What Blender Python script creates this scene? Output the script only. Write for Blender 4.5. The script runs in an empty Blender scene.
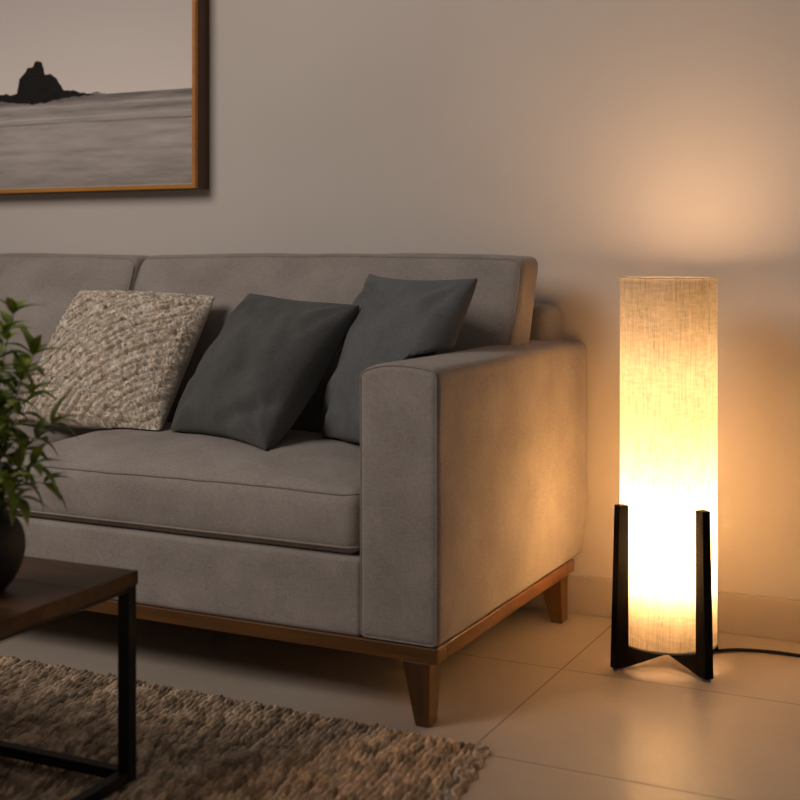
import bpy, bmesh, math, random
import numpy as np
from mathutils import Vector, Matrix, noise
random.seed(4)
S = bpy.context.scene
COL = S.collection
PI = math.pi

# ------------------------------------------------------------------ helpers
def link(o, parent=None):
    COL.objects.link(o)
    if parent is not None:
        o.parent = parent
    return o

def thing(name, label, cat, loc, rotz=0.0, group=None):
    o = bpy.data.objects.new(name, None)
    o.empty_display_size = .1
    o.location = loc
    o.rotation_euler = (0, 0, rotz)
    o['label'] = label
    o['category'] = cat
    if group:
        o['group'] = group
    return link(o)

def tag(o, label, cat, group=None):
    o['label'] = label
    o['category'] = cat
    if group:
        o['group'] = group
    return o

def obj(name, bm, mat, parent=None, smooth=True, loc=None):
    me = bpy.data.meshes.new(name)
    bmesh.ops.recalc_face_normals(bm, faces=bm.faces[:])
    bm.to_mesh(me)
    bm.free()
    me.materials.append(mat)
    for p in me.polygons:
        p.use_smooth = smooth
    o = bpy.data.objects.new(name, me)
    if loc is not None:
        o.location = loc
    return link(o, parent)

def obj_np(name, verts, faces, mat, parent=None, smooth=True):
    me = bpy.data.meshes.new(name)
    me.from_pydata([tuple(v) for v in verts], [], [tuple(f) for f in faces])
    me.update()
    me.materials.append(mat)
    for p in me.polygons:
        p.use_smooth = smooth
    o = bpy.data.objects.new(name, me)
    return link(o, parent)

def add_box(bm, x0, x1, y0, y1, z0, z1, bev=0.0, seg=2):
    t = bmesh.new()
    bmesh.ops.create_cube(t, size=1)
    for v in t.verts:
        v.co = Vector(((x0 + x1) / 2 + v.co.x * (x1 - x0), (y0 + y1) / 2 + v.co.y * (y1 - y0), (z0 + z1) / 2 + v.co.z * (z1 - z0)))
    if bev > 0:
        bmesh.ops.bevel(t, geom=t.edges[:], offset=bev, segments=seg, profile=.5, affect='EDGES')
    merge(bm, t)

def add_hexa(bm, bot, top, bev=0.0, seg=2):
    """box from four bottom and four top corners"""
    t = bmesh.new()
    vs = [t.verts.new(p) for p in list(bot) + list(top)]
    for f in ((3, 2, 1, 0), (4, 5, 6, 7), (0, 1, 5, 4), (1, 2, 6, 5), (2, 3, 7, 6), (3, 0, 4, 7)):
        t.faces.new([vs[i] for i in f])
    if bev > 0:
        bmesh.ops.bevel(t, geom=t.edges[:], offset=bev, segments=seg, profile=.5, affect='EDGES')
    merge(bm, t)

def merge(bm, t):
    me = bpy.data.meshes.new('tmp')
    t.to_mesh(me)
    t.free()
    bm.from_mesh(me)
    bpy.data.meshes.remove(me)

def add_tube(bm, pts, r, n=8, closed=False):
    pts = [Vector(p) for p in pts]
    m = len(pts)
    rings = []
    ref = Vector((0, 0, 1))
    for i, p in enumerate(pts):
        a = pts[(i - 1) % m] if (closed or i > 0) else pts[i]
        b = pts[(i + 1) % m] if (closed or i < m - 1) else pts[i]
        t = (b - a).normalized()
        u = t.cross(ref)
        if u.length < .05:
            u = t.cross(Vector((0, 1, 0)))
        u.normalize()
        w = u.cross(t).normalized()
        rr = r[i] if isinstance(r, (list, tuple)) else r
        rings.append([bm.verts.new(p + (u * math.cos(2 * PI * k / n) + w * math.sin(2 * PI * k / n)) * rr) for k in range(n)])
    for i in range(m if closed else m - 1):
        A, B = rings[i], rings[(i + 1) % m]
        for k in range(n):
            try:
                bm.faces.new((A[k], A[(k + 1) % n], B[(k + 1) % n], B[k]))
            except ValueError:
                pass
    if not closed:
        bm.faces.new(rings[0][::-1])
        bm.faces.new(rings[-1])

def add_lathe(bm, prof, c=(0, 0, 0), n=48, cap_bottom=False, cap_top=False):
    rings = []
    for r, z in prof:
        rings.append([bm.verts.new((c[0] + r * math.cos(2 * PI * k / n), c[1] + r * math.sin(2 * PI * k / n), c[2] + z)) for k in range(n)])
    for A, B in zip(rings, rings[1:]):
        for k in range(n):
            bm.faces.new((A[k], A[(k + 1) % n], B[(k + 1) % n], B[k]))
    if cap_bottom:
        bm.faces.new(rings[0][::-1])
    if cap_top:
        bm.faces.new(rings[-1])

def spline(P, n=8):
    P = [Vector(p) for p in P]
    out = []
    for i in range(len(P) - 1):
        a, b, c, d = P[max(0, i - 1)], P[i], P[i + 1], P[min(len(P) - 1, i + 2)]
        for k in range(n):
            t = k / n
            out.append(.5 * ((2 * b) + (c - a) * t + (2 * a - 5 * b + 4 * c - d) * t * t + (3 * b - a - 3 * c + d) * t ** 3))
    out.append(P[-1])
    return out

def ticks(a, b, r, n_mid, n_edge=5):
    """coordinates from a to b, denser within r of both ends"""
    e0 = [a + r * (1 - math.cos(PI / 2 * i / n_edge)) for i in range(n_edge)]
    mid = [a + r + (b - a - 2 * r) * i / n_mid for i in range(n_mid + 1)]
    e1 = [2 * ((a + b) / 2) - v for v in e0[::-1]]
    return e0 + mid + e1

def soft_box(x0, x1, y0, y1, z0, z1, r, n=(12, 12, 12), deform=None):
    """upholstered block: rounded edges on a dense grid; deform(p) puffs it up"""
    bm = bmesh.new()
    X, Y, Z = ticks(x0, x1, r, n[0]), ticks(y0, y1, r, n[1]), ticks(z0, z1, r, n[2])
    cache = {}
    def vert(i, j, k):
        key = (i, j, k)
        if key not in cache:
            p = Vector((X[i], Y[j], Z[k]))
            q = Vector((min(max(p.x, x0 + r), x1 - r), min(max(p.y, y0 + r), y1 - r), min(max(p.z, z0 + r), z1 - r)))
            d = p - q
            if d.length > 1e-9:
                p = q + d.normalized() * r
            if deform:
                p = deform(p)
            cache[key] = bm.verts.new(p)
        return cache[key]
    a, b, c = len(X) - 1, len(Y) - 1, len(Z) - 1
    for i in range(a):
        for j in range(b):
            for k in (0, c):
                bm.faces.new((vert(i, j, k), vert(i + 1, j, k), vert(i + 1, j + 1, k), vert(i, j + 1, k)))
    for i in range(a):
        for k in range(c):
            for j in (0, b):
                bm.faces.new((vert(i, j, k), vert(i + 1, j, k), vert(i + 1, j, k + 1), vert(i, j, k + 1)))
    for j in range(b):
        for k in range(c):
            for i in (0, a):
                bm.faces.new((vert(i, j, k), vert(i, j + 1, k), vert(i, j + 1, k + 1), vert(i, j, k + 1)))
    return bm

def rounded_loop(a0, a1, b0, b1, r, step=.02):
    """closed rounded rectangle in 2D"""
    out = []
    def line(p, q):
        m = max(1, int(math.hypot(q[0] - p[0], q[1] - p[1]) / step))
        for i in range(m):
            out.append((p[0] + (q[0] - p[0]) * i / m, p[1] + (q[1] - p[1]) * i / m))
    def arc(cx, cy, s):
        for i in range(5):
            t = s + PI / 2 * i / 5
            out.append((cx + r * math.cos(t), cy + r * math.sin(t)))
    line((a0 + r, b0), (a1 - r, b0)); arc(a1 - r, b0 + r, -PI / 2)
    line((a1, b0 + r), (a1, b1 - r)); arc(a1 - r, b1 - r, 0)
    line((a1 - r, b1), (a0 + r, b1)); arc(a0 + r, b1 - r, PI / 2)
    line((a0, b1 - r), (a0, b0 + r)); arc(a0 + r, b0 + r, PI)
    return out

# ------------------------------------------------------------------ materials
ALB = 1.28                           # overall lightness of the finishes
class NT:
    def __init__(self, name):
        self.m = bpy.data.materials.new(name)
        self.m.use_nodes = True
        self.n = self.m.node_tree.nodes
        self.l = self.m.node_tree.links
        self.b = self.n.get('Principled BSDF')
        self.out = self.n.get('Material Output')
    def node(self, t, **kw):
        x = self.n.new(t)
        for k, v in kw.items():
            setattr(x, k, v)
        return x
    def link(self, a, b):
        self.l.new(a, b)
    def coord(self, scale=(1, 1, 1), rot=(0, 0, 0), loc=(0, 0, 0)):
        tc = self.node('ShaderNodeTexCoord')
        mp = self.node('ShaderNodeMapping')
        mp.inputs['Scale'].default_value = scale
        mp.inputs['Rotation'].default_value = rot
        mp.inputs['Location'].default_value = loc
        self.link(tc.outputs['Object'], mp.inputs['Vector'])
        return mp.outputs['Vector']
    def noise(self, vec, scale, detail=3, rough=.5):
        x = self.node('ShaderNodeTexNoise')
        x.inputs['Scale'].default_value = scale
        x.inputs['Detail'].default_value = detail
        x.inputs['Roughness'].default_value = rough
        self.link(vec, x.inputs['Vector'])
        return x.outputs['Fac']
    def ramp(self, fac, stops):
        x = self.node('ShaderNodeValToRGB')
        while len(x.color_ramp.elements) < len(stops):
            x.color_ramp.elements.new(.5)
        for e, (p, c) in zip(x.color_ramp.elements, stops):
            e.position = p
            e.color = (c, c, c, 1) if isinstance(c, (int, float)) else (*[min(.88, q * ALB) for q in c], 1)
        self.link(fac, x.inputs['Fac'])
        return x.outputs['Color']
    def math(self, op, a, b=None):
        x = self.node('ShaderNodeMath', operation=op)
        for i, v in enumerate((a, b)):
            if v is None:
                continue
            if isinstance(v, (int, float)):
                x.inputs[i].default_value = v
            else:
                self.link(v, x.inputs[i])
        return x.outputs[0]
    def mix(self, fac, a, b, mode='MIX'):
        x = self.node('ShaderNodeMix', data_type='RGBA', blend_type=mode)
        for s, v in ((x.inputs[0], fac), (x.inputs[6], a), (x.inputs[7], b)):
            if isinstance(v, (int, float)):
                s.default_value = v
            elif isinstance(v, tuple):
                s.default_value = (*v, 1)
            else:
                self.link(v, s)
        return x.outputs[2]
    def bump(self, h, strength, dist=.01):
        x = self.node('ShaderNodeBump')
        x.inputs['Strength'].default_value = strength
        x.inputs['Distance'].default_value = dist
        self.link(h, x.inputs['Height'])
        self.link(x.outputs['Normal'], self.b.inputs['Normal'])
    def set(self, color=None, rough=None, spec=None, metal=None, sheen=None):
        if color is not None:
            if isinstance(color, tuple):
                self.b.inputs['Base Color'].default_value = (*color, 1)
            else:
                self.link(color, self.b.inputs['Base Color'])
        if rough is not None:
            if isinstance(rough, (int, float)):
                self.b.inputs['Roughness'].default_value = rough
            else:
                self.link(rough, self.b.inputs['Roughness'])
        if spec is not None:
            self.b.inputs['Specular IOR Level'].default_value = spec
        if metal is not None:
            self.b.inputs['Metallic'].default_value = metal
        if sheen is not None:
            self.b.inputs['Sheen Weight'].default_value = sheen
            self.b.inputs['Sheen Roughness'].default_value = .5
        return self.m

def fabric(name, dark, light, weave=900, fleck=None, bump=.25, sheen=.15):
    t = NT(name)
    v = t.coord()
    big = t.noise(v, 9, 3)
    fine = t.noise(v, 320, 2, .6)
    vx = t.coord(scale=(1, 1, .16))
    vz = t.coord(scale=(.16, .16, 1))
    warp = t.noise(vx, weave * .55, 1)
    weft = t.noise(vz, weave * .55, 1)
    w = t.math('ADD', t.math('MULTIPLY', warp, .5), t.math('MULTIPLY', weft, .5))
    f = t.math('ADD', t.math('MULTIPLY', big, .35), t.math('ADD', t.math('MULTIPLY', fine, .3), t.math('MULTIPLY', w, .35)))
    c = t.ramp(f, [(.36, dark), (.64, light)])
    if fleck:
        fl = t.ramp(t.noise(t.coord(), 210, 1, .4), [(.68, 0), (.76, 1)])
        c = t.mix(t.math('MULTIPLY', fl, .4), c, fleck)
    t.bump(t.math('ADD', t.math('MULTIPLY', fine, .6), w), bump, .002)
    return t.set(c, .92, .15, sheen=sheen)

M = {}
M['sofa'] = fabric('taupe_linen_weave', (.215, .184, .163), (.35, .307, .277), fleck=(.42, .38, .34))
M['sofa_piping'] = fabric('taupe_piping', (.20, .172, .15), (.30, .263, .235))
M['charcoal'] = fabric('charcoal_linen', (.062, .061, .059), (.106, .105, .102), bump=.3, sheen=.12)
M['grey_pillow'] = fabric('slate_grey_linen', (.080, .082, .083), (.138, .141, .142), bump=.3, sheen=.12)
M['knit_back'] = fabric('oatmeal_cotton', (.34, .29, .24), (.46, .40, .33))

def mk_knit():
    t = NT('oatmeal_boucle_yarn')
    v = t.coord()
    f = t.noise(v, 260, 3, .7)
    g = t.noise(v, 30, 2)
    c = t.ramp(t.math('ADD', t.math('MULTIPLY', f, .7), t.math('MULTIPLY', g, .3)), [(.31, (.34, .27, .20)), (.5, (.66, .56, .45)), (.66, (.88, .80, .69))])
    at = t.node('ShaderNodeVertexColor', layer_name='strand')
    c = t.mix(1.0, c, at.outputs['Color'], 'MULTIPLY')
    t.bump(f, .8, .005)
    return t.set(c, .95, .1, sheen=.1)
M['knit'] = mk_knit()

def mk_rug():
    t = NT('natural_jute_braid')
    v = t.coord(scale=(1, .35, 1))
    f = t.noise(v, 150, 3, .65)
    g = t.noise(t.coord(), 45, 3, .6)
    h = t.noise(t.coord(scale=(1, .15, 1)), 30, 2)
    s = t.math('ADD', t.math('MULTIPLY', f, .45), t.math('ADD', t.math('MULTIPLY', g, .3), t.math('MULTIPLY', h, .25)))
    c = t.ramp(s, [(.34, (.16, .115, .078)), (.5, (.44, .335, .245)), (.66, (.72, .58, .44))])
    at = t.node('ShaderNodeVertexColor', layer_name='strand')
    c = t.mix(1.0, c, at.outputs['Color'], 'MULTIPLY')
    t.bump(f, .8, .004)
    return t.set(c, .95, .1)
M['rug'] = mk_rug()

def wood(name, dark, light, axis='X', scale=1.0, rough=.42, spec=.4):
    t = NT(name)
    sc = {'X': (.06, 1, 1), 'Y': (1, .06, 1), 'Z': (1, 1, .06)}[axis]
    v = t.coord(scale=tuple(s * scale for s in sc))
    g = t.noise(v, 55, 5, .62)
    g2 = t.noise(v, 9, 3, .5)
    f = t.math('ADD', t.math('MULTIPLY', g, .55), t.math('MULTIPLY', g2, .45))
    c = t.ramp(f, [(.36, dark), (.64, light)])
    t.bump(g, .12, .002)
    return t.set(c, rough, spec)
M['walnut_x'] = wood('walnut_rail', (.070, .029, .0075), (.140, .060, .016))
M['walnut_z'] = wood('walnut_leg', (.042, .018, .006), (.098, .043, .013), 'Z')
M['frame_wood'] = wood('amber_oak_frame', (.36, .14, .018), (.50, .21, .032), 'X', rough=.4)
M['frame_side'] = wood('dark_frame_side', (.050, .023, .009), (.080, .038, .015), 'Z', rough=.5)  # deep sides coloured darker than the front edge

def mk_table():
    t = NT('dark_walnut_boards')
    v = t.coord(scale=(.07, 1, 1))
    g = t.noise(v, 60, 5, .62)
    g2 = t.noise(v, 12, 3)
    f = t.math('ADD', t.math('MULTIPLY', g, .5), t.math('MULTIPLY', g2, .5))
    c = t.ramp(f, [(.36, (.031, .014, .006)), (.66, (.085, .039, .016))])
    t.bump(g, .1, .002)
    return t.set(c, t.ramp(g2, [(.3, .36), (.7, .52)]), .2)
M['table'] = mk_table()
M['black_metal'] = NT('black_powder_coated_steel').set((.007, .007, .007), .5, .22)
M['lamp_black'] = wood('black_stained_wood', (.004, .0034, .003), (.009, .0075, .0065), 'Z', rough=.75, spec=.06)
M['rubber'] = NT('grey_felt_pad').set((.25, .22, .2), .9, .1)
M['cord'] = NT('black_cord').set((.010, .009, .008), .55, .3)
M['brass'] = NT('brass_socket').set((.5, .36, .15), .35, .5, 1.0)
M['rim'] = NT('ivory_shade_trim').set((.34, .29, .24), .7, .2)
M['mat'] = NT('white_mat_board').set((.78, .74, .68), .8, .2)

def mk_wall():
    t = NT('warm_grey_plaster')
    v = t.coord()
    a = t.noise(v, 1.3, 3, .5)
    c = t.ramp(a, [(.3, (.562, .503, .455)), (.7, (.61, .548, .498))])
    t.bump(t.noise(v, 260, 2), .05, .002)
    return t.set(c, .85, .2)
M['wall'] = mk_wall()
def mk_base():
    t = NT('beige_tile_skirting')
    a = t.noise(t.coord(), 6, 3)
    return t.set(t.ramp(a, [(.3, (.40, .34, .285)), (.7, (.45, .385, .325))]), .5, .35)
M['base'] = mk_base()

def mk_floor():
    t = NT('beige_porcelain_tile')
    tc = t.node('ShaderNodeTexCoord')
    sx = t.node('ShaderNodeSeparateXYZ')
    t.link(tc.outputs['Object'], sx.inputs[0])
    def grout(out, origin, period, w=.0018):
        u = t.math('ABSOLUTE', t.math('SUBTRACT', t.math('FRACT', t.math('ADD', t.math('DIVIDE', t.math('SUBTRACT', out, origin), period), .5)), .5))
        return t.math('LESS_THAN', u, w / period)
    gx = grout(sx.outputs['X'], -.918, 1.22)
    gy = grout(sx.outputs['Y'], 2.652, .512)
    g = t.math('MAXIMUM', gx, gy)
    v = t.coord()
    a = t.noise(v, 3.5, 4, .55)
    b = t.noise(v, 90, 2)
    c = t.ramp(t.math('ADD', t.math('MULTIPLY', a, .75), t.math('MULTIPLY', b, .25)), [(.33, (.36, .298, .24)), (.67, (.42, .352, .286))])
    c = t.mix(g, c, (.28, .225, .17))
    r = t.math('ADD', t.ramp(a, [(.3, .33), (.7, .40)]), t.math('MULTIPLY', g, .4))
    t.bump(t.math('SUBTRACT', t.math('MULTIPLY', t.noise(v, 14, 2), .3), g), .12, .002)
    return t.set(c, r, .45)
M['floor'] = mk_floor()

def mk_shade():
    t = NT('slub_linen_lampshade')
    v1 = t.coord(scale=(1, 1, .05))
    v2 = t.coord(scale=(.35, .35, 1.2))
    a = t.noise(v1, 330, 3, .6)
    b = t.noise(v2, 120, 2, .6)
    k = t.noise(t.coord(scale=(1, 1, .16)), 150, 2, .5)
    s = t.math('ADD', t.math('MULTIPLY', a, .62), t.math('MULTIPLY', b, .38))
    thr = t.ramp(s, [(.34, .62), (.62, 1.0)])
    slub = t.ramp(k, [(.64, 1.0), (.74, .60)])
    d = t.math('MULTIPLY', thr, slub)
    colt = t.mix(1.0, (.90, .73, .48), d, 'MULTIPLY')
    cold = t.mix(1.0, (.62, .53, .42), d, 'MULTIPLY')
    tr = t.node('ShaderNodeBsdfTranslucent')
    df = t.node('ShaderNodeBsdfDiffuse')
    t.link(colt, tr.inputs['Color'])
    t.link(cold, df.inputs['Color'])
    mx = t.node('ShaderNodeMixShader')
    mx.inputs[0].default_value = .42
    t.link(df.outputs[0], mx.inputs[1])
    t.link(tr.outputs[0], mx.inputs[2])
    t.link(mx.outputs[0], t.out.inputs['Surface'])
    t.n.remove(t.b)
    return t.m
M['shade'] = mk_shade()
def mk_diffuser():
    t = NT('opal_diffuser')
    tr = t.node('ShaderNodeBsdfTranslucent')
    tr.inputs['Color'].default_value = (.85, .82, .77, 1)
    df = t.node('ShaderNodeBsdfDiffuse')
    df.inputs['Color'].default_value = (.8, .78, .74, 1)
    mx = t.node('ShaderNodeMixShader')
    mx.inputs[0].default_value = .75
    t.link(df.outputs[0], mx.inputs[1])
    t.link(tr.outputs[0], mx.inputs[2])
    t.link(mx.outputs[0], t.out.inputs['Surface'])
    t.n.remove(t.b)
    return t.m
M['diffuser'] = mk_diffuser()
def mk_bulb(name, strength, g=.675, b=.385):
    t = NT(name)
    t.b.inputs['Emission Color'].default_value = (1, g, b, 1)
    t.b.inputs['Emission Strength'].default_value = strength
    return t.set((1, .9, .8), .4)
M['bulb'] = mk_bulb('warm_bulb', 315)
M['extra_bulb_mid'] = mk_bulb('extra_middle_bulb', 42)
M['extra_bulb_top'] = mk_bulb('extra_upper_bulb', 45)
M['added_uplight'] = mk_bulb('added_uplight_disc', 42, .60, .31)
M['white_metal'] = NT('white_enamelled_steel').set((.75, .73, .70), .5, .3)

def mk_leaf():
    t = NT('green_leaf')
    v = t.coord()
    a = t.noise(v, 22, 2)
    c = t.ramp(a, [(.3, (.065, .105, .016)), (.5, (.15, .20, .028)), (.7, (.30, .33, .05))])
    t.b.inputs['Transmission Weight'].default_value = 0
    return t.set(c, .45, .35)
M['leaf'] = mk_leaf()
M['stem'] = NT('green_stem').set((.10, .11, .03), .6, .3)
M['soil'] = NT('dark_soil').set((.02, .015, .01), .95, .1)
def mk_vase():
    t = NT('dark_stoneware')
    a = t.noise(t.coord(), 40, 3)
    t.bump(a, .15, .003)
    return t.set(t.ramp(a, [(.3, (.016, .015, .014)), (.7, (.032, .03, .027))]), .6, .3)
M['vase'] = mk_vase()
def mk_print():
    t = NT('monochrome_seascape_print')
    a = t.node('ShaderNodeVertexColor', layer_name='tone')
    return t.set(a.outputs['Color'], .75, .1)
M['print'] = mk_print()

# ------------------------------------------------------------------ room
WY = 3.085
def plane_box(name, x0, x1, y0, y1, z0, z1, mat):
    bm = bmesh.new()
    add_box(bm, x0, x1, y0, y1, z0, z1)
    o = obj(name, bm, mat, smooth=False)
    o['kind'] = 'structure'
    return o
plane_box('floor', -6, 3, -3, WY + .1, -.1, 0, M['floor'])
plane_box('wall_back', -6, 3, WY, WY + .1, 0, 2.75, M['wall'])
bm = bmesh.new()
add_box(bm, -6, 3, WY - .012, WY + .001, 0, .096, .0025, 2)
o = obj('baseboard_back', bm, M['base'], smooth=False)
o['kind'] = 'structure'

# ------------------------------------------------------------------ sofa
XR, YF = -1.008, 2.205           # right face, front face
XL = -3.50
YB = 3.079
sofa = thing('sofa', 'long taupe linen sofa on a walnut plinth against the wall', 'sofa', ((XL + XR) / 2, (YF + YB) / 2, 0))
SO = Vector(sofa.location)
def child(name, bm, mat, parent=sofa, smooth=True, label=None):
    """parts are modelled in room coordinates, then moved into their thing's frame"""
    o = obj(name, bm, mat, parent, smooth)
    root = parent
    while root.parent:
        root = root.parent
    mi = root.matrix_basis.inverted()
    o.data.transform(mi)
    if label:
        o['label'] = label
    return o

def wob(p, amp, sc, seed=0.0):
    return noise.noise(Vector((p.x * sc + seed, p.y * sc - seed, p.z * sc + 2 * seed))) * amp

# plinth
bm = bmesh.new()
px0, px1, py0, py1 = XL + .004, XR - .004, YF + .004, YB - .062
add_box(bm, px0, px1, py0, py0 + .05, .121, .152, .003)
add_box(bm, px0, px1, py1 - .05, py1, .121, .152, .003)
add_box(bm, px0, px0 + .05, py0 + .048, py1 - .048, .121, .152, .003)
add_box(bm, px1 - .05, px1, py0 + .048, py1 - .048, .121, .152, .003)
child('plinth', bm, M['walnut_x'], smooth=False, label='walnut plinth rail')
# legs
for sx in (1, -1):
    for fy in (0, 1):
        bm = bmesh.new()
        xo = XR - .020 if sx > 0 else XL + .020
        xi_t, xi_b = xo - sx * .058, xo - sx * .030
        if fy == 0:
            yo, yt, yb = YF + .003, YF + .064, YF + .042
        else:
            yo, yt, yb = py1 - .002, py1 - .062, py1 - .045
        q = lambda xi, yi, z: [(xi, yo, z), (xo, yo, z), (xo, yi, z), (xi, yi, z)]
        add_hexa(bm, q(xi_b, yb, 0.0), q(xi_t, yt, .123), .003)
        child('leg', bm, M['walnut_z'], smooth=False, label='tapered walnut leg')

AW = .172
# arms
def arm(x0, x1, inner):
    def df(p):
        u = (p.x - (x0 + x1) / 2) / ((x1 - x0) / 2)
        v = (p.y - YF) / (YB - YF)
        p = p.copy()
        if p.z > .6:
            t = min(1, (p.z - .6) / .05)
            p.z += t * .010 * (1 - u * u)
            p.z -= t * .010 * max(0, -u * inner) ** 3 + t * .004
        mid = (p.z - .15) / .53
        bulge = .006 * math.sin(PI * max(0, min(1, mid))) * math.sin(PI * max(0, min(1, v)))
        p.x += bulge * u + .012 * u * max(0, v) ** 3 * min(1, max(0, mid * 4)) * (1 if u * inner > 0 else 0)
        p.x += wob(p, .0018, 7, 3) * u
        p.z += wob(p, .0016, 8, 5)
        return p
    bm = soft_box(x0, x1, YF, YB, .151, .683, .017, (8, 26, 18), df)
    a = child('arm', bm, M['sofa'])
    bm = bmesh.new()
    loop = [df(Vector((px, YF + .006, pz))) + Vector((0, -.002, 0)) for px, pz in rounded_loop(x0 + .005, x1 - .005, .156, .678, .012)]
    add_tube(bm, loop, .0022, 6, True)
    child('piping', bm, M['sofa_piping'], a)
    return a
arm(XR - AW, XR, 1)
arm(XL, XL + AW, -1)
XI0, XI1 = XL + AW, XR - AW      # seat interior

# base under the seat, back frame
bm = soft_box(XI0 - .01, XI1 + .006, YF + .002, 2.9, .151, .307, .012, (30, 10, 6), None)
child('seat_base', bm, M['sofa'])
def dback(p):
    p = p.copy()
    p.z += wob(p, .002, 6, 1)
    return p
bm = soft_box(XL + .05, XR - .05, 2.945, YB, .155, .775, .030, (30, 4, 12), dback)
child('back_frame', bm, M['sofa'])

# seat cushions
XS = -2.13
def seat_cushion(x0, x1, seed):
    y0, y1, z0, z1 = YF + .002, 2.76, .307, .437
    def df(p):
        u = (p.x - (x0 + x1) / 2) / ((x1 - x0) / 2)
        v = (p.y - (y0 + y1) / 2) / ((y1 - y0) / 2)
        h = (p.z - z0) / (z1 - z0)
        p = p.copy()
        cu, cv = max(0, 1 - abs(u) ** 5), max(0, 1 - abs(v) ** 3)
        if h > .5:
            p.z += (h - .5) * 2 * .047 * cu * cv
            p.z += (h - .5) * 2 * (wob(p, .006, 5, seed) + wob(p, .0025, 17, seed))
        b = math.sin(PI * max(0, min(1, h)))
        p.y -= .006 * b * (1 if v < -.9 else 0)
        p.x += u ** 9 * .004 * b
        p.y += wob(p, .002, 9, seed + 2)
        return p
    bm = soft_box(x0, x1, y0, y1, z0, z1, .028, (44, 26, 8), df)
    c = child('seat_cushion', bm, M['sofa'])
    bm = bmesh.new()
    for z, ins in ((z1 - .010, .006), (z0 + .018, .0012)):
        add_tube(bm, [df(Vector((a, b, z))) + Vector((0, -.0006, 0)) for a, b in rounded_loop(x0 + ins, x1 - ins, y0 + ins, y1 - ins, .026)], .0026, 6, True)
    child('piping', bm, M['sofa_piping'], c)
seat_cushion(XS + .002, XI1 - .003, 1.7)
seat_cushion(XI0 + .003, XS - .002, 4.1)

# back cushions (leaning on the back frame)
XBS = -2.175
def back_cushion(x0, x1, seed, skew=0.0):
    z0, z1 = .452, .892
    y0, y1 = 0.0, .125
    lean = .37
    def df(p):
        u = (p.x - (x0 + x1) / 2) / ((x1 - x0) / 2)
        h = (p.z - z0) / (z1 - z0)
        d = (p.y - y0) / (y1 - y0)
        p = p.copy()
        cu, ch = max(0, 1 - abs(u) ** 4), max(0, 1 - abs(2 * h - 1) ** 3)
        p.y += (-.040 if d < .5 else .0) * cu * ch * abs(1 - 2 * d)
        p.z += .006 * (h > .5) * cu - .001 * (abs(u) ** 8) * (h > .5)
        p.z += wob(p, .004, 6, seed) * h
        p.y += wob(p, .007, 5.5, seed + 1) + wob(p, .0025, 15, seed)
        p.x += .010 * math.sin(PI * max(0, min(1, h))) * u ** 7 + wob(p, .003, 8, seed)
        p.y += 2.655 + lean * (p.z - .452) + skew * u
        p.x += (.02 * (h - 1)) * (u > .5) 
        return p
    bm = soft_box(x0, x1, y0, y1, z0, z1, .024, (46, 8, 22), df)
    c = child('back_cushion', bm, M['sofa'])
    bm = bmesh.new()
    for d, ins in ((y0 + .006, .007), (y1 - .006, .007)):
        add_tube(bm, [df(Vector((a, d, b))) for a, b in rounded_loop(x0 + ins, x1 - ins, z0 + ins, z1 - ins, .026)], .0024, 6, True)
    child('piping', bm, M['sofa_piping'], c)
back_cushion(XBS + .0015, -1.070, 2.3)
back_cushion(-3.335, XBS - .0015, 6.2, -.012)

# ------------------------------------------------------------------ scatter cushions
def pillow_surface(BL, BR, TR, TL, puff, side, N, ear=.055, disp=None, seed=0.0, crease=None, wr=.004):
    """one face of a pillow spanned between four corners; side=+1 front, -1 back"""
    BL, BR, TR, TL = map(Vector, (BL, BR, TR, TL))
    nrm = (BR - BL).cross(TL - BL).normalized()
    ex = ((BR - BL) + (TR - TL)).normalized()
    ey = ((TL - BL) + (TR - BR)).normalized()
    V = []
    for j in range(N + 1):
        for i in range(N + 1):
            # grid denser at the rim
            s = .5 - .5 * math.cos(PI * i / N); s = .55 * s + .45 * i / N
            t = .5 - .5 * math.cos(PI * j / N); t = .55 * t + .45 * j / N
            u, v = 2 * s - 1, 2 * t - 1
            p = BL * (1 - s) * (1 - t) + BR * s * (1 - t) + TR * s * t + TL * (1 - s) * t
            # edges bow inward between the corners
            p = p - ex * (u * ear * (1 - v * v) * .5) - ey * (v * ear * (1 - u * u) * .5)
            w = max(0, 1 - u * u) * max(0, 1 - v * v)
            h = puff * (w ** .42) * (1 - .10 * v * 1.0)
            if 0 < i < N and 0 < j < N:
                q = Vector((u * 2.2 + seed, v * 2.2, seed * side))
                h += (noise.noise(q) * 2.2 + noise.noise(q * 2.7) * .9) * wr * min(1, w * 4)
                if crease:
                    h += crease(u, v) * min(1, w * 6)
                    for cu, cv in ((-1, -1), (1, -1), (1, 1), (-1, 1)):
                        du, dv = u - cu, v - cv
                        dd = math.hypot(du, dv)
                        h += .0065 * math.sin(math.atan2(dv, du) * 9 + seed + cu * 2 + cv) * math.exp(-((dd - .35) / .32) ** 2) * min(1, w * 4)
                if disp:
                    h += disp(u, v) * min(1, w * 9 + .12)
            V.append(p + nrm * (side * h))
    F = []
    for j in range(N):
        for i in range(N):
            a = j * (N + 1) + i
            q = (a, a + 1, a + N + 2, a + N + 1)
            F.append(q if side > 0 else q[::-1])
    return V, F

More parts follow.
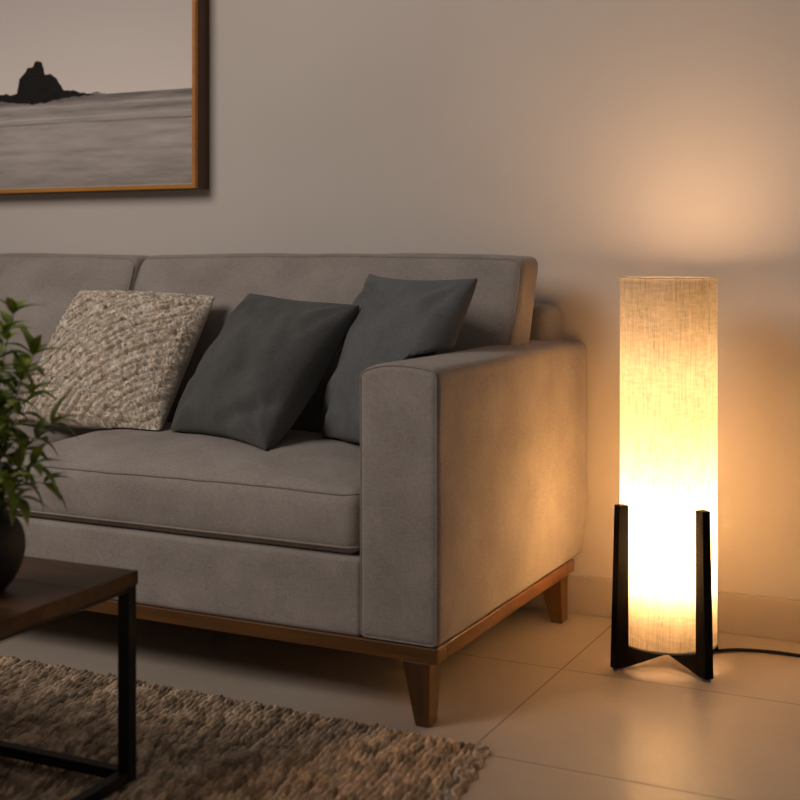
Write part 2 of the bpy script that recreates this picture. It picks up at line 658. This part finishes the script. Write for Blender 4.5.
def bvh_of(part_names, with_piping=True):
    from mathutils.bvhtree import BVHTree
    out = []
    for o in COL.objects:
        if o.parent is sofa and o.name.split('.')[0] in part_names:
            for q in [o] + [c for c in COL.objects if c.parent is o and with_piping]:
                out.append(BVHTree.FromPolygons([sofa.matrix_basis @ v.co for v in q.data.vertices], [tuple(p.vertices) for p in q.data.polygons]))
    return out
SEAT, BACK = bvh_of(['seat_cushion']), bvh_of(['back_cushion'])
FRONT = []
def press(p):
    """squash a cushion point that sinks into the seat, the back or the arm onto its surface"""
    p = p.copy()
    for t in BACK:
        h = t.ray_cast(Vector((p.x, 1.0, p.z)), Vector((0, 1, 0)))
        if h[0] is not None and p.y > h[0].y - .005:
            p.y = h[0].y - .005
    for t in FRONT:
        h = t.ray_cast(Vector((p.x, 1.0, p.z)), Vector((0, 1, 0)))
        if h[0] is not None:
            g = t.ray_cast(Vector((p.x, h[0].y + .0005, p.z)), Vector((0, 1, 0)))
            if g[0] is not None and h[0].y - .003 < p.y < g[0].y + .006:
                p.y = g[0].y + .006
    for t in SEAT:
        h = t.ray_cast(Vector((p.x, p.y, 2.0)), Vector((0, 0, -1)))
        if h[0] is not None and p.z < h[0].z + .004:
            p.z = h[0].z + .004
    # the inner side of the arm holds the cushion back; above the arm it may flop over
    lim = XI1 - .013 + max(0, p.z - .681) * 5.5
    p.x = min(p.x, lim)
    return p

def plain_pillow(name, label, corners, puff, mat, seed, crease=None, ear=.03):
    N = 72
    A, FA = pillow_surface(*corners, puff, 1, N, ear=ear, seed=seed, crease=crease)
    B, FB = pillow_surface(*corners, puff, -1, N, ear=ear, seed=seed + 3)
    A, B = [press(p) for p in A], [press(p) for p in B]
    c = sum(A + B, Vector()) / len(A + B)
    base = Vector((c.x, c.y, min(p.z for p in A + B)))
    bm = bmesh.new()
    va = [bm.verts.new(p - base) for p in A]
    vb = [bm.verts.new(p - base) for p in B]
    for f in FA:
        bm.faces.new([va[i] for i in f])
    for f in FB:
        bm.faces.new([vb[i] for i in f])
    bmesh.ops.remove_doubles(bm, verts=bm.verts[:], dist=.0004)
    bm.normal_update()
    from mathutils.bvhtree import BVHTree
    o = obj(name, bm, mat, loc=base)
    FRONT.append(BVHTree.FromPolygons([v.co + base for v in o.data.vertices], [tuple(q.vertices) for q in o.data.polygons]))
    return tag(o, label, 'cushion', 'scatter cushions on the sofa')

def ridge(u, v, x0, y0, ang, width, length, amp):
    a = (u - x0) * math.cos(ang) + (v - y0) * math.sin(ang)
    b = -(u - x0) * math.sin(ang) + (v - y0) * math.cos(ang)
    return amp * math.exp(-(b / width) ** 2) * math.exp(-(a / length) ** 2)
def crease_a(u, v):   # folds running from the top left ear and the lower right corner
    return (ridge(u, v, -.50, .74, -.35, .085, .40, -.026) + ridge(u, v, -.50, .93, -.12, .05, .35, .014)
            + ridge(u, v, .62, -.68, .5, .09, .35, -.024) + ridge(u, v, .2, -.1, -1.1, .13, .5, -.012) + ridge(u, v, .5, .2, -1.2, .12, .4, .010))
def crease_b(u, v):
    return (ridge(u, v, -.55, .72, -.25, .085, .45, -.026) + ridge(u, v, -.62, .92, -.05, .05, .35, .012) + ridge(u, v, -.2, .1, -.9, .14, .5, -.012))

plain_pillow('throw_pillow', 'charcoal throw pillow in the middle, leaning beside the oatmeal knit pillow',
             [(-1.815, 2.462, .476), (-1.470, 2.335, .474), (-1.385, 2.600, .780), (-1.750, 2.705, .800)], .088, M['charcoal'], 1.3, crease_a)
plain_pillow('throw_pillow', 'slate grey throw pillow tucked behind the sofa arm, nearest the lamp',
             [(-1.455, 2.550, .470), (-1.165, 2.350, .480), (-1.072, 2.550, .846), (-1.430, 2.735, .850)], .078, M['grey_pillow'], 7.7, crease_b)

# chunky knit pillow
KC = [(-2.280, 2.450, .476), (-1.836, 2.448, .474), (-1.842, 2.690, .792), (-2.278, 2.695, .800)]
kb = Vector((-2.07, 2.57, .474))
knit = thing('throw_pillow', 'oatmeal chunky knit throw pillow at the left, in bobbly diagonal rows', 'cushion', kb, 0, 'scatter cushions on the sofa')
def bobbles(u, v):
    # fuzzy yarn loops in curving diagonal rows
    x, y = (u + 1) * .215, (v + 1) * .195
    wx = x + .003 * noise.noise(Vector((x * 40, y * 40, 3)))
    wy = y + .003 * noise.noise(Vector((x * 40, y * 40, 7)))
    dx, dy = wx - .62, wy + .30
    r = math.hypot(dx, dy)
    c = math.atan2(dy, dx) * .55
    row = (r + .004 * noise.noise(Vector((x * 18, y * 18, 12)))) / .0185
    k = math.floor(row)
    f = row - k
    deep = 1.0 if k % 2 else .40
    groove = math.exp(-(f / .17) ** 2) * deep + math.exp(-((1 - f) / .17) ** 2) * (1.40 - deep)
    d1 = noise.voronoi(Vector((wx / .0105, wy / .0105, 1.5)))[0][0]
    lump = math.sqrt(max(0, 1 - (d1 / .85) ** 2))
    d2 = noise.voronoi(Vector((wx / .0062, wy / .0062, 4.5)))[0][0]
    tuft = math.sqrt(max(0, 1 - (d2 / .85) ** 2))
    return .0105 * lump + .0065 * tuft - .0150 * min(1.2, groove) + .002 * noise.noise(Vector((x * 200, y * 200, 1)))
KN = 300
V, Fc = pillow_surface(*KC, .060, 1, KN, ear=.016, disp=bobbles, seed=2.2, wr=.002)
kf = obj_np('knitted_front', [press(p) - kb for p in V], Fc, M['knit'], knit)
tn = []
for j in range(KN + 1):           # every tuft of yarn has its own tone
    for i in range(KN + 1):
        x, y = i / KN * .43, j / KN * .39
        q = noise.voronoi(Vector((x / .0075, y / .0075, 4.5)))[1][0]
        g = .98 + .75 * noise.noise(q * 7.3)
        tn.append((g, g * .99, g * .97, 1))
ca = kf.data.color_attributes.new('strand', 'FLOAT_COLOR', 'POINT')
ca.data.foreach_set('color', np.array(tn, dtype=np.float32).ravel())
V, Fc = pillow_surface(*KC, .062, -1, 40, ear=.016, seed=5.1)
o = obj_np('back_panel', [press(p) - kb for p in V], Fc, M['knit_back'], knit)
o['label'] = 'plain woven back panel'

# ------------------------------------------------------------------ floor lamp
LX, LY = -.722, 2.795
lamp = thing('floor_lamp', 'lit cylindrical linen floor lamp on a black crossed wooden base', 'lamp', (LX, LY, 0))
SR, SZ0, SZ1 = .1048, .0505, .847
bm = bmesh.new()
add_lathe(bm, [(SR, SZ0 + (SZ1 - SZ0) * i / 40) for i in range(41)], n=96)
shade = obj('lamp_shade', bm, M['shade'], lamp)
for z0, z1 in ((SZ1 - .0016, SZ1), (SZ0 - .0010, SZ0 + .0030)):
    bm = bmesh.new()
    add_lathe(bm, [(SR - .0008, z0), (SR + .0012, z0), (SR + .0012, z1), (SR - .0008, z1), (SR - .0008, z0)], n=96)
    obj('shade_trim', bm, M['rim'], shade)
for ang in (229, 321, 58, 141):
    a = math.radians(ang)
    bm = bmesh.new()
    prof = [(-.006, .026), (.120, .006), (.1425, .006), (.1320, .356), (.1085, .356), (.1085, .050), (-.006, .050)]
    hw = .0105
    lo = [bm.verts.new((r, -hw, z)) for r, z in prof]
    hi = [bm.verts.new((r, hw, z)) for r, z in prof]
    bm.faces.new(lo)
    bm.faces.new(hi[::-1])
    for i in range(len(prof)):
        j = (i + 1) % len(prof)
        bm.faces.new((lo[i], hi[i], hi[j], lo[j]))
    bmesh.ops.recalc_face_normals(bm, faces=bm.faces[:])
    bmesh.ops.bevel(bm, geom=[e for e in bm.edges if e.calc_length() > .019], offset=.0012, segments=2, profile=.5, affect='EDGES')
    bmesh.ops.rotate(bm, verts=bm.verts[:], cent=(0, 0, 0), matrix=Matrix.Rotation(a, 3, 'Z'))
    lg = obj('leg', bm, M['lamp_black'], lamp, smooth=False)
    bm = bmesh.new()
    add_lathe(bm, [(.0085, 0), (.0095, .001), (.0095, .0065)], n=16, cap_bottom=True, cap_top=True)
    bmesh.ops.translate(bm, verts=bm.verts[:], vec=(.131 * math.cos(a), .131 * math.sin(a), 0))
    obj('foot_pad', bm, M['rubber'], lg)
bm = bmesh.new()
add_lathe(bm, [(.019, .194), (.056, .193), (.0565, .1945), (.056, .196), (.019, .197)], n=40)
obj('diffuser', bm, M['diffuser'], lamp)  # hidden disc added to dim the lower shade and soften the floor spill
# socket column, bulb, two more added up the shade, disc added for wall glow
bm = bmesh.new()
add_lathe(bm, [(.030, .050), (.030, .056), (.009, .060), (.009, .188), (.019, .192), (.019, .215), (.015, .222)], n=40, cap_bottom=True, cap_top=True)
obj('socket', bm, M['white_metal'], lamp)
BULB = [(.014, 0), (.016, .012), (.030, .040), (.0335, .062), (.030, .082), (.018, .095), (.004, .099)]
for z, k, m in ((.222, 1.0, 'bulb'), (.430, .62, 'extra_bulb_mid'), (.600, .62, 'extra_bulb_top')):  # the upper two are added to brighten the shade higher up
    bm = bmesh.new()
    add_lathe(bm, [(r * k, z + zz * k) for r, zz in BULB], n=16, cap_bottom=True, cap_top=True)
    obj('bulb', bm, M[m], lamp)
bm = bmesh.new()
add_tube(bm, [(.030, .040, .195), (.034, .046, .24), (.034, .046, .77), (0, 0, .811)], .003, 8)
obj('stay_rod', bm, M['white_metal'], lamp)
bm = bmesh.new()
add_lathe(bm, [(.006, .808), (.068, .811), (.0725, .816), (.0725, .8375), (.071, .8375), (.071, .8265), (.006, .8255)], n=40, cap_bottom=True, cap_top=True)
cup = obj('added_uplight_cup', bm, M['white_metal'], lamp)  # collar added to keep the disc's light off the shade
bm = bmesh.new()
add_lathe(bm, [(.0705, .8265), (.0705, .8280)], n=40, cap_bottom=True, cap_top=True)
obj('lens', bm, M['added_uplight'], cup)  # hidden glowing disc, added to throw light on the wall above
# cord
ctrl = [(-.722, 2.795, .045), (-.69, 2.85, .02), (-.655, 2.905, .005), (-.60, 2.945, .004), (-.53, 2.962, .004), (-.46, 2.962, .004), (-.36, 2.955, .004), (-.2, 2.985, .004), (0, 3.02, .004), (.3, 3.03, .004)]
bm = bmesh.new()
add_tube(bm, [p - Vector((LX, LY, 0)) for p in spline(ctrl)], .0038, 8)
o = obj('power_cord', bm, M['cord'], lamp)
o['label'] = 'thin black power cord'

# ------------------------------------------------------------------ framed picture
FX0, FX1, FZ0, FZ1 = -3.34, -2.135, 1.083, 1.90
FY0 = 3.020
pic = thing('framed_picture', 'framed monochrome seascape photograph with dark sea stack above the sofa', 'picture', ((FX0 + FX1) / 2, WY, FZ0))
def pchild(name, bm, mat, smooth=False, label=None, parent=pic):
    o = obj(name, bm, mat, parent, smooth)
    o.data.transform(pic.matrix_basis.inverted())
    if label:
        o['label'] = label
    return o
bm = bmesh.new()
T = .011
def frame_ring(bm, x0, x1, z0, z1, t, y0, y1, bev):
    add_box(bm, x0, x1, y0, y1, z0, z0 + t, bev)
    add_box(bm, x0, x1, y0, y1, z1 - t, z1, bev)
    add_box(bm, x0, x0 + t, y0, y1, z0 + t, z1 - t, bev)
    add_box(bm, x1 - t, x1, y0, y1, z0 + t, z1 - t, bev)
frame_ring(bm, FX0 + .0012, FX1 - .0012, FZ0 + .0012, FZ1 - .0012, T, FY0 - .004, FY0 + .012, .001)
pchild('front_edge', bm, M['frame_wood'], label='amber wooden front edge of the frame')
bm = bmesh.new()
frame_ring(bm, FX0, FX1, FZ0, FZ1, .014, FY0 + .010, WY - .001, .0008)
pchild('frame', bm, M['frame_side'], label='dark deep frame box')
bm = bmesh.new()
add_box(bm, FX0 + .010, FX1 - .010, FY0 + .014, FY0 + .020, FZ0 + .010, FZ1 - .010)
pchild('mat_board', bm, M['mat'])
# print: tones set per vertex on a fine grid
PX0, PX1, PZ0, PZ1 = FX0 + .0165, FX1 - .0165, FZ0 + .0165, FZ1 - .0165
nx, nz = 560, 376
HZ = 1.3725
island = [(-3.05, 1.383), (-2.95, 1.395), (-2.875, 1.391), (-2.851, 1.392), (-2.827, 1.386), (-2.814, 1.390), (-2.806, 1.415), (-2.802, 1.436), (-2.778, 1.455), (-2.772, 1.465), (-2.748, 1.469), (-2.743, 1.482), (-2.731, 1.486), (-2.716, 1.480), (-2.705, 1.461), (-2.700, 1.446), (-2.678, 1.440), (-2.654, 1.427), (-2.637, 1.405), (-2.629, 1.391), (-2.591, 1.388), (-2.545, 1.378), (-2.511, 1.371),
          (-2.56, 1.370), (-2.629, 1.368), (-2.660, 1.363), (-2.695, 1.357), (-2.754, 1.354), (-2.802, 1.360), (-2.875, 1.367), (-3.05, 1.366)]
def inside(x, z, P):
    c = False
    j = len(P) - 1
    for i in range(len(P)):
        if (P[i][1] > z) != (P[j][1] > z) and x < (P[j][0] - P[i][0]) * (z - P[i][1]) / (P[j][1] - P[i][1]) + P[i][0]:
            c = not c
        j = i
    return c
V, Fc, tone = [], [], []
for j in range(nz + 1):
    for i in range(nx + 1):
        x, z = PX0 + (PX1 - PX0) * i / nx, PZ0 + (PZ1 - PZ0) * j / nz
        V.append((x, FY0 + .0132, z))
        n1 = noise.noise(Vector((x * 6, z * 60, 0)))
        n2 = noise.noise(Vector((x * 22, z * 230, 4)))
        rag = .004 * noise.noise(Vector((x * 45, z * 45, 8)))
        if inside(x + rag, z + rag, island):
            g = .016 + .006 * n2
        elif z > HZ:
            h = (z - HZ) / (PZ1 - HZ)
            g = .66 - .26 * h + .015 * noise.noise(Vector((x * 2, z * 3, 1)))
            if x > -2.53 and x < -2.47 and z < HZ + .008 * math.exp(-((x + 2.505) / .018) ** 2):
                g = .22
        else:
            d = (HZ - z) / (HZ - PZ0)
            g = .27 + .10 * math.sin(min(1, d) * PI) + .085 * n1 + .04 * n2
            g -= .11 * math.exp(-((d - .035) / .035) ** 2)
            for dd, ww, am, wv in ((.105, .014, .16, .8), (.17, .022, -.10, 1.7), (.235, .010, .13, 2.9), (.30, .010, -.30, 4.3), (.375, .02, .04, 5.5), (.60, .02, -.03, 6.6), (.82, .02, -.02, 7.1)):
                c = dd + .020 * noise.noise(Vector((x * 3.2, wv, 0))) + .006 * noise.noise(Vector((x * 14, wv, 3)))
                s = .55 + .9 * noise.noise(Vector((x * 4.5, wv * 3, 6)))
                g += am * max(.1, min(1.2, s)) * math.exp(-((d - c) / ww) ** 2)
            if -2.80 < x < -2.63 and d < .16:
                g -= .05 * (1 - d / .16)
        g = max(.012, g)
        tone.append((g * 1.42, g * 1.25, g * 1.15, 1))
for j in range(nz):
    for i in range(nx):
        a = j * (nx + 1) + i
        Fc.append((a, a + 1, a + nx + 2, a + nx + 1))
V = [pic.matrix_basis.inverted() @ Vector(v) for v in V]
pr = obj_np('print', V, Fc, M['print'], pic)
pr['label'] = 'monochrome print of a rock in a calm sea'
ca = pr.data.color_attributes.new('tone', 'FLOAT_COLOR', 'POINT')
ca.data.foreach_set('color', np.array(tone, dtype=np.float32).ravel())

# ------------------------------------------------------------------ rug
def make_rug():
    xs = np.arange(0, 1.95, .0022)
    ys = np.arange(0, 1.35, .0032)
    X, Y = np.meshgrid(xs, ys)               # distance from the right edge and from the back edge
    rng = np.random.RandomState(3)
    pitch = .0128
    # wander of the ribs
    wand = .004 * np.sin(Y * 11 + 1.3) + .0022 * np.sin(Y * 31 + X * 5) + .0015 * np.sin(Y * 77 + X * 40)
    Rr = (X + wand) / pitch
    k = np.floor(Rr).astype(int)
    f = Rr - k
    ph = rng.rand(400)[k % 400]
    rib = np.sin(PI * np.clip(f, 0, 1)) ** .9
    br = Y / (.025 + .010 * rng.rand(400)[(k * 7) % 400]) + ph + (f - .5) * .8
    kb = np.floor(br).astype(int)
    b = np.abs(np.sin(PI * br)) ** .55
    h = .0125 * rib * (.62 + .38 * b) * (.8 + .25 * rng.rand(90000)[(k * 211 + kb * 17) % 90000])
    h += .0008 * rng.randn(*X.shape)
    tone = .50 + .95 * rng.rand(90000)[(k * 131 + kb * 29) % 90000] + .12 * rng.randn(400)[k % 400]
    tone = np.clip(tone, .38, 1.5)
    # round over at the rim
    e = np.minimum(np.minimum(X, Y), .02) / .02
    z = .002 + (.0065 + np.minimum(h, .0155)) * np.sqrt(np.clip(1 - (1 - e) ** 2, 0, 1))
    dx = .004 * np.sin(Y * 120) * (X < .03) + .0025 * rng.randn(len(ys))[:, None] * (X < .02)
    dy = .004 * np.sin(X * 90) * (Y < .03) + .002 * rng.randn(len(xs))[None, :] * (Y < .02)
    skx, sky = .13, .008                     # the right edge swings out towards the room
    PXc = -.878 - X + Y * skx + dx
    PYc = 2.150 - Y + X * sky + dy
    rc = .03
    cx, cy = np.clip(rc - X, 0, None), np.clip(rc - Y, 0, None)
    d = np.sqrt(cx ** 2 + cy ** 2)
    s = np.where(d > rc, rc / np.maximum(d, 1e-6), 1)
    PXc = PXc - cx * (1 - s)
    PYc = PYc - cy * (1 - s)
    V = np.stack([PXc, PYc, z], -1).reshape(-1, 3)
    n, m = len(ys), len(xs)
    idx = np.arange(n * m).reshape(n, m)
    F = np.stack([idx[:-1, :-1], idx[1:, :-1], idx[1:, 1:], idx[:-1, 1:]], -1).reshape(-1, 4)
    # skirt down to the floor along the four rims
    rim = np.concatenate([idx[0, :], idx[1:, -1], idx[-1, ::-1][1:], idx[::-1, 0][1:-1]])
    sk = V[rim].copy()
    sk[:, 2] = .0005
    L = len(rim)
    a, c = np.arange(L), (np.arange(L) + 1) % L
    FS = np.stack([rim[a], rim[c], n * m + c, n * m + a], -1)
    V, F = np.concatenate([V, sk]), np.concatenate([F, FS])
    tn = np.concatenate([tone.ravel(), tone.ravel()[rim]])
    me = bpy.data.meshes.new('rug')
    me.vertices.add(len(V))
    me.vertices.foreach_set('co', V.astype(np.float32).ravel())
    me.loops.add(F.size)
    me.loops.foreach_set('vertex_index', F.astype(np.int32).ravel())
    me.polygons.add(len(F))
    me.polygons.foreach_set('loop_start', np.arange(0, F.size, 4, dtype=np.int32))
    me.update(calc_edges=True)
    me.polygons.foreach_set('use_smooth', np.ones(len(F), dtype=bool))
    ca = me.color_attributes.new('strand', 'FLOAT_COLOR', 'POINT')
    ca.data.foreach_set('color', np.stack([tn, tn * .985, tn * .96, np.ones_like(tn)], -1).astype(np.float32).ravel())
    me.materials.append(M['rug'])
    me.validate()
    return link(bpy.data.objects.new('rug', me))
rug = make_rug()
tag(rug, 'chunky braided natural jute rug on the tiled floor', 'rug')

# ------------------------------------------------------------------ coffee table
TX, TY, TT = -1.338, 1.728, .372    # right back corner, top height
TW, TD = 1.05, .66
table = thing('coffee_table', 'dark wooden coffee table with slim black metal frame', 'table', (TX, TY, 0), math.radians(1.2))
RZ = .0255                            # rug surface
bm = bmesh.new()
y = 0.0
for w in (.134, .130, .136, .130, .130):    # boards of the top
    add_box(bm, -TW, 0, y - w + .0001, y - .0001, TT - .023, TT, .0007, 1)
    y -= w
obj('tabletop', bm, M['table'], table, smooth=False)
LG = .022
for sx in (0, 1):
    for sy in (0, 1):
        x1 = -.0015 - sx * (TW - LG - .003)
        y1 = -.003 - sy * (TD - LG - .006)
        bm = bmesh.new()
        add_box(bm, x1 - LG, x1, y1 - LG, y1, RZ, TT - .0225, .0012)
        obj('leg', bm, M['black_metal'], table, smooth=False)
for zz, hh in ((RZ, .0185), (TT - .0225 - .0095, .0095)):
    for sy in (0, 1):
        y1 = -.003 - sy * (TD - LG - .006)
        bm = bmesh.new()
        add_box(bm, -TW + LG - .001, -LG - .001, y1 - LG + .001, y1 - .001, zz + .0003, zz + hh - .0002, .001)
        obj('rail', bm, M['black_metal'], table, smooth=False)
    for sx in (0, 1):
        x1 = -.0015 - sx * (TW - LG - .003)
        bm = bmesh.new()
        add_box(bm, x1 - LG + .001, x1 - .001, -TD + LG + .002, -LG - .002, zz + .0003, zz + hh - .0002, .001)
        obj('rail', bm, M['black_metal'], table, smooth=False)

# ------------------------------------------------------------------ potted plant
VX, VY = -1.474, 1.508
plant = thing('potted_plant', 'leafy green plant in a round dark vase on the coffee table', 'plant', (VX, VY, TT))
bm = bmesh.new()
prof = [(.032, 0), (.038, .003), (.054, .022), (.065, .048), (.0690, .068), (.0675, .086), (.062, .103), (.053, .116), (.045, .123), (.041, .127), (.041, .131), (.038, .1315), (.037, .127), (.042, .118), (.046, .11)]
prof = [(q.x, q.y) for q in spline([(r, z, 0) for r, z in prof], 4)]
add_lathe(bm, prof, n=56, cap_bottom=True)
obj('vase', bm, M['vase'], plant)
bm = bmesh.new()
add_lathe(bm, [(.0385, .112), (.02, .117), (.004, .118)], n=24, cap_bottom=True, cap_top=True)
obj('soil', bm, M['soil'], plant)

def add_leaf(bm, p, d, up, L, W, droop):
    """pointed blade, folded along its midrib"""
    d = d.normalized()
    side = d.cross(up)
    if side.length < .05:
        side = d.cross(Vector((1, 0, 0)))
    side.normalize()
    nrm = side.cross(d).normalized()
    n = 7
    rows = []
    for i in range(n + 1):
        t = i / n
        w = W * (math.sin(PI * t ** .72) ** .9) * (1 - .25 * t) if 0 < t < 1 else 0.0006
        c = p + d * (L * t) - nrm * (droop * L * t * t) + nrm * (.10 * L * math.sin(PI * t) * .4)
        e = nrm * (w * .38)
        rows.append([bm.verts.new(c - side * w + e), bm.verts.new(c - side * w * .5 + e * .4), bm.verts.new(c), bm.verts.new(c + side * w * .5 + e * .4), bm.verts.new(c + side * w + e)])
    for a, b in zip(rows, rows[1:]):
        for k in range(4):
            bm.faces.new((a[k], a[k + 1], b[k + 1], b[k]))
bs, bl = bmesh.new(), bmesh.new()
rnd = random.Random(11)
CR = Vector((.897, .442, 0))      # sideways across the room
CF = Vector((-.442, .897, 0))
# stem tips relative to the vase: sideways, along, height
tips = [(.052, .00, .455), (.075, .03, .385), (.090, -.03, .330), (.105, .03, .270), (.095, -.04, .215), (.02, .06, .42), (-.03, -.05, .44), (-.07, .03, .40), (-.10, .0, .33), (.0, -.09, .35), (-.02, .1, .34), (.045, -.07, .27), (-.12, .05, .24), (-.09, -.07, .25), (.07, .07, .24), (.03, .0, .30), (.095, .02, .175), (.075, -.05, .165), (.06, -.08, .20), (.03, -.09, .19), (.03, -.05, .40), (-.05, -.09, .30), (-.03, -.10, .22), (.05, .05, .35)]
for (sx, sy, hz) in tips:
    base = CR * (sx * .14) + CF * (sy * .14) + Vector((0, 0, .114))
    tip = CR * sx + CF * sy + Vector((0, 0, hz * .95))
    mid = base.lerp(tip, .5) + Vector((0, 0, .035)) - (CR * sx + CF * sy) * .16
    pts = []
    for i in range(13):
        t = i / 12
        pts.append(base * (1 - t) ** 2 + mid * 2 * t * (1 - t) + tip * t * t)
    add_tube(bs, pts, [.0020 - .0012 * i / 12 for i in range(13)], 6)
    length = sum((b - a).length for a, b in zip(pts, pts[1:]))
    cnt = max(4, int(length / .030))
    for q in range(cnt):
        t = .30 + .70 * q / (cnt - 1)
        i = min(11, int(t * 12))
        p = pts[i].lerp(pts[i + 1], t * 12 - i)
        ax = (pts[i + 1] - pts[i]).normalized()
        phi = q * 1.57 + rnd.uniform(-.5, .5)
        for s in range(2 if q < cnt - 1 else 4):
            ph = phi + (PI * s if q < cnt - 1 else PI / 2 * s)
            u = ax.cross(Vector((0, 1, .3))).normalized()
            w = ax.cross(u)
            out = u * math.cos(ph) + w * math.sin(ph)
            lift = rnd.uniform(.25, .75) if q < cnt - 1 else rnd.uniform(.7, 1.3)
            add_leaf(bl, p, out + ax * lift, Vector((0, 0, 1)), rnd.uniform(.042, .060), rnd.uniform(.0085, .0118), rnd.uniform(.05, .45))
obj('stem', bs, M['stem'], plant)
obj('foliage', bl, M['leaf'], plant)

# ------------------------------------------------------------------ light
W = bpy.data.worlds.new('World')
S.world = W
W.use_nodes = True
bg = W.node_tree.nodes['Background']
bg.inputs['Color'].default_value = (1, .93, .88, 1)
bg.inputs['Strength'].default_value = .072

def area(name, loc, target, sx, sy, energy, color):
    L = bpy.data.lights.new(name, 'AREA')
    L.shape = 'RECTANGLE'
    L.size, L.size_y = sx, sy
    L.energy = energy
    L.color = color
    o = bpy.data.objects.new(name, L)
    o.location = loc
    o.rotation_euler = (Vector(target) - Vector(loc)).to_track_quat('-Z', 'Y').to_euler()
    return link(o)
area('unseen_soft_key', (-2.75, .1, 2.45), (-1.6, 2.6, .5), 1.5, 1.3, 41, (1, .90, .825))  # soft key light added out of view for the room's general light

# ------------------------------------------------------------------ camera
F = 1287.0
cam = bpy.data.cameras.new('camera')
cam.sensor_width = 36
cam.lens = F / 800 * 36
cam.shift_y = -(400 - 253) / 800
cam.clip_start = .05
cam.dof.use_dof = True
cam.dof.focus_distance = 2.92
cam.dof.aperture_fstop = 3.7
co = link(bpy.data.objects.new('camera', cam))
co.location = (0, 0, .9)
co.rotation_euler = (PI / 2, 0, math.atan(635 / 1287))
S.camera = co

S.view_settings.view_transform = 'Standard'
S.view_settings.look = 'None'
S.view_settings.exposure = 0
S.view_settings.gamma = 1
S.view_settings.use_curve_mapping = False
S.cycles.use_denoising = True
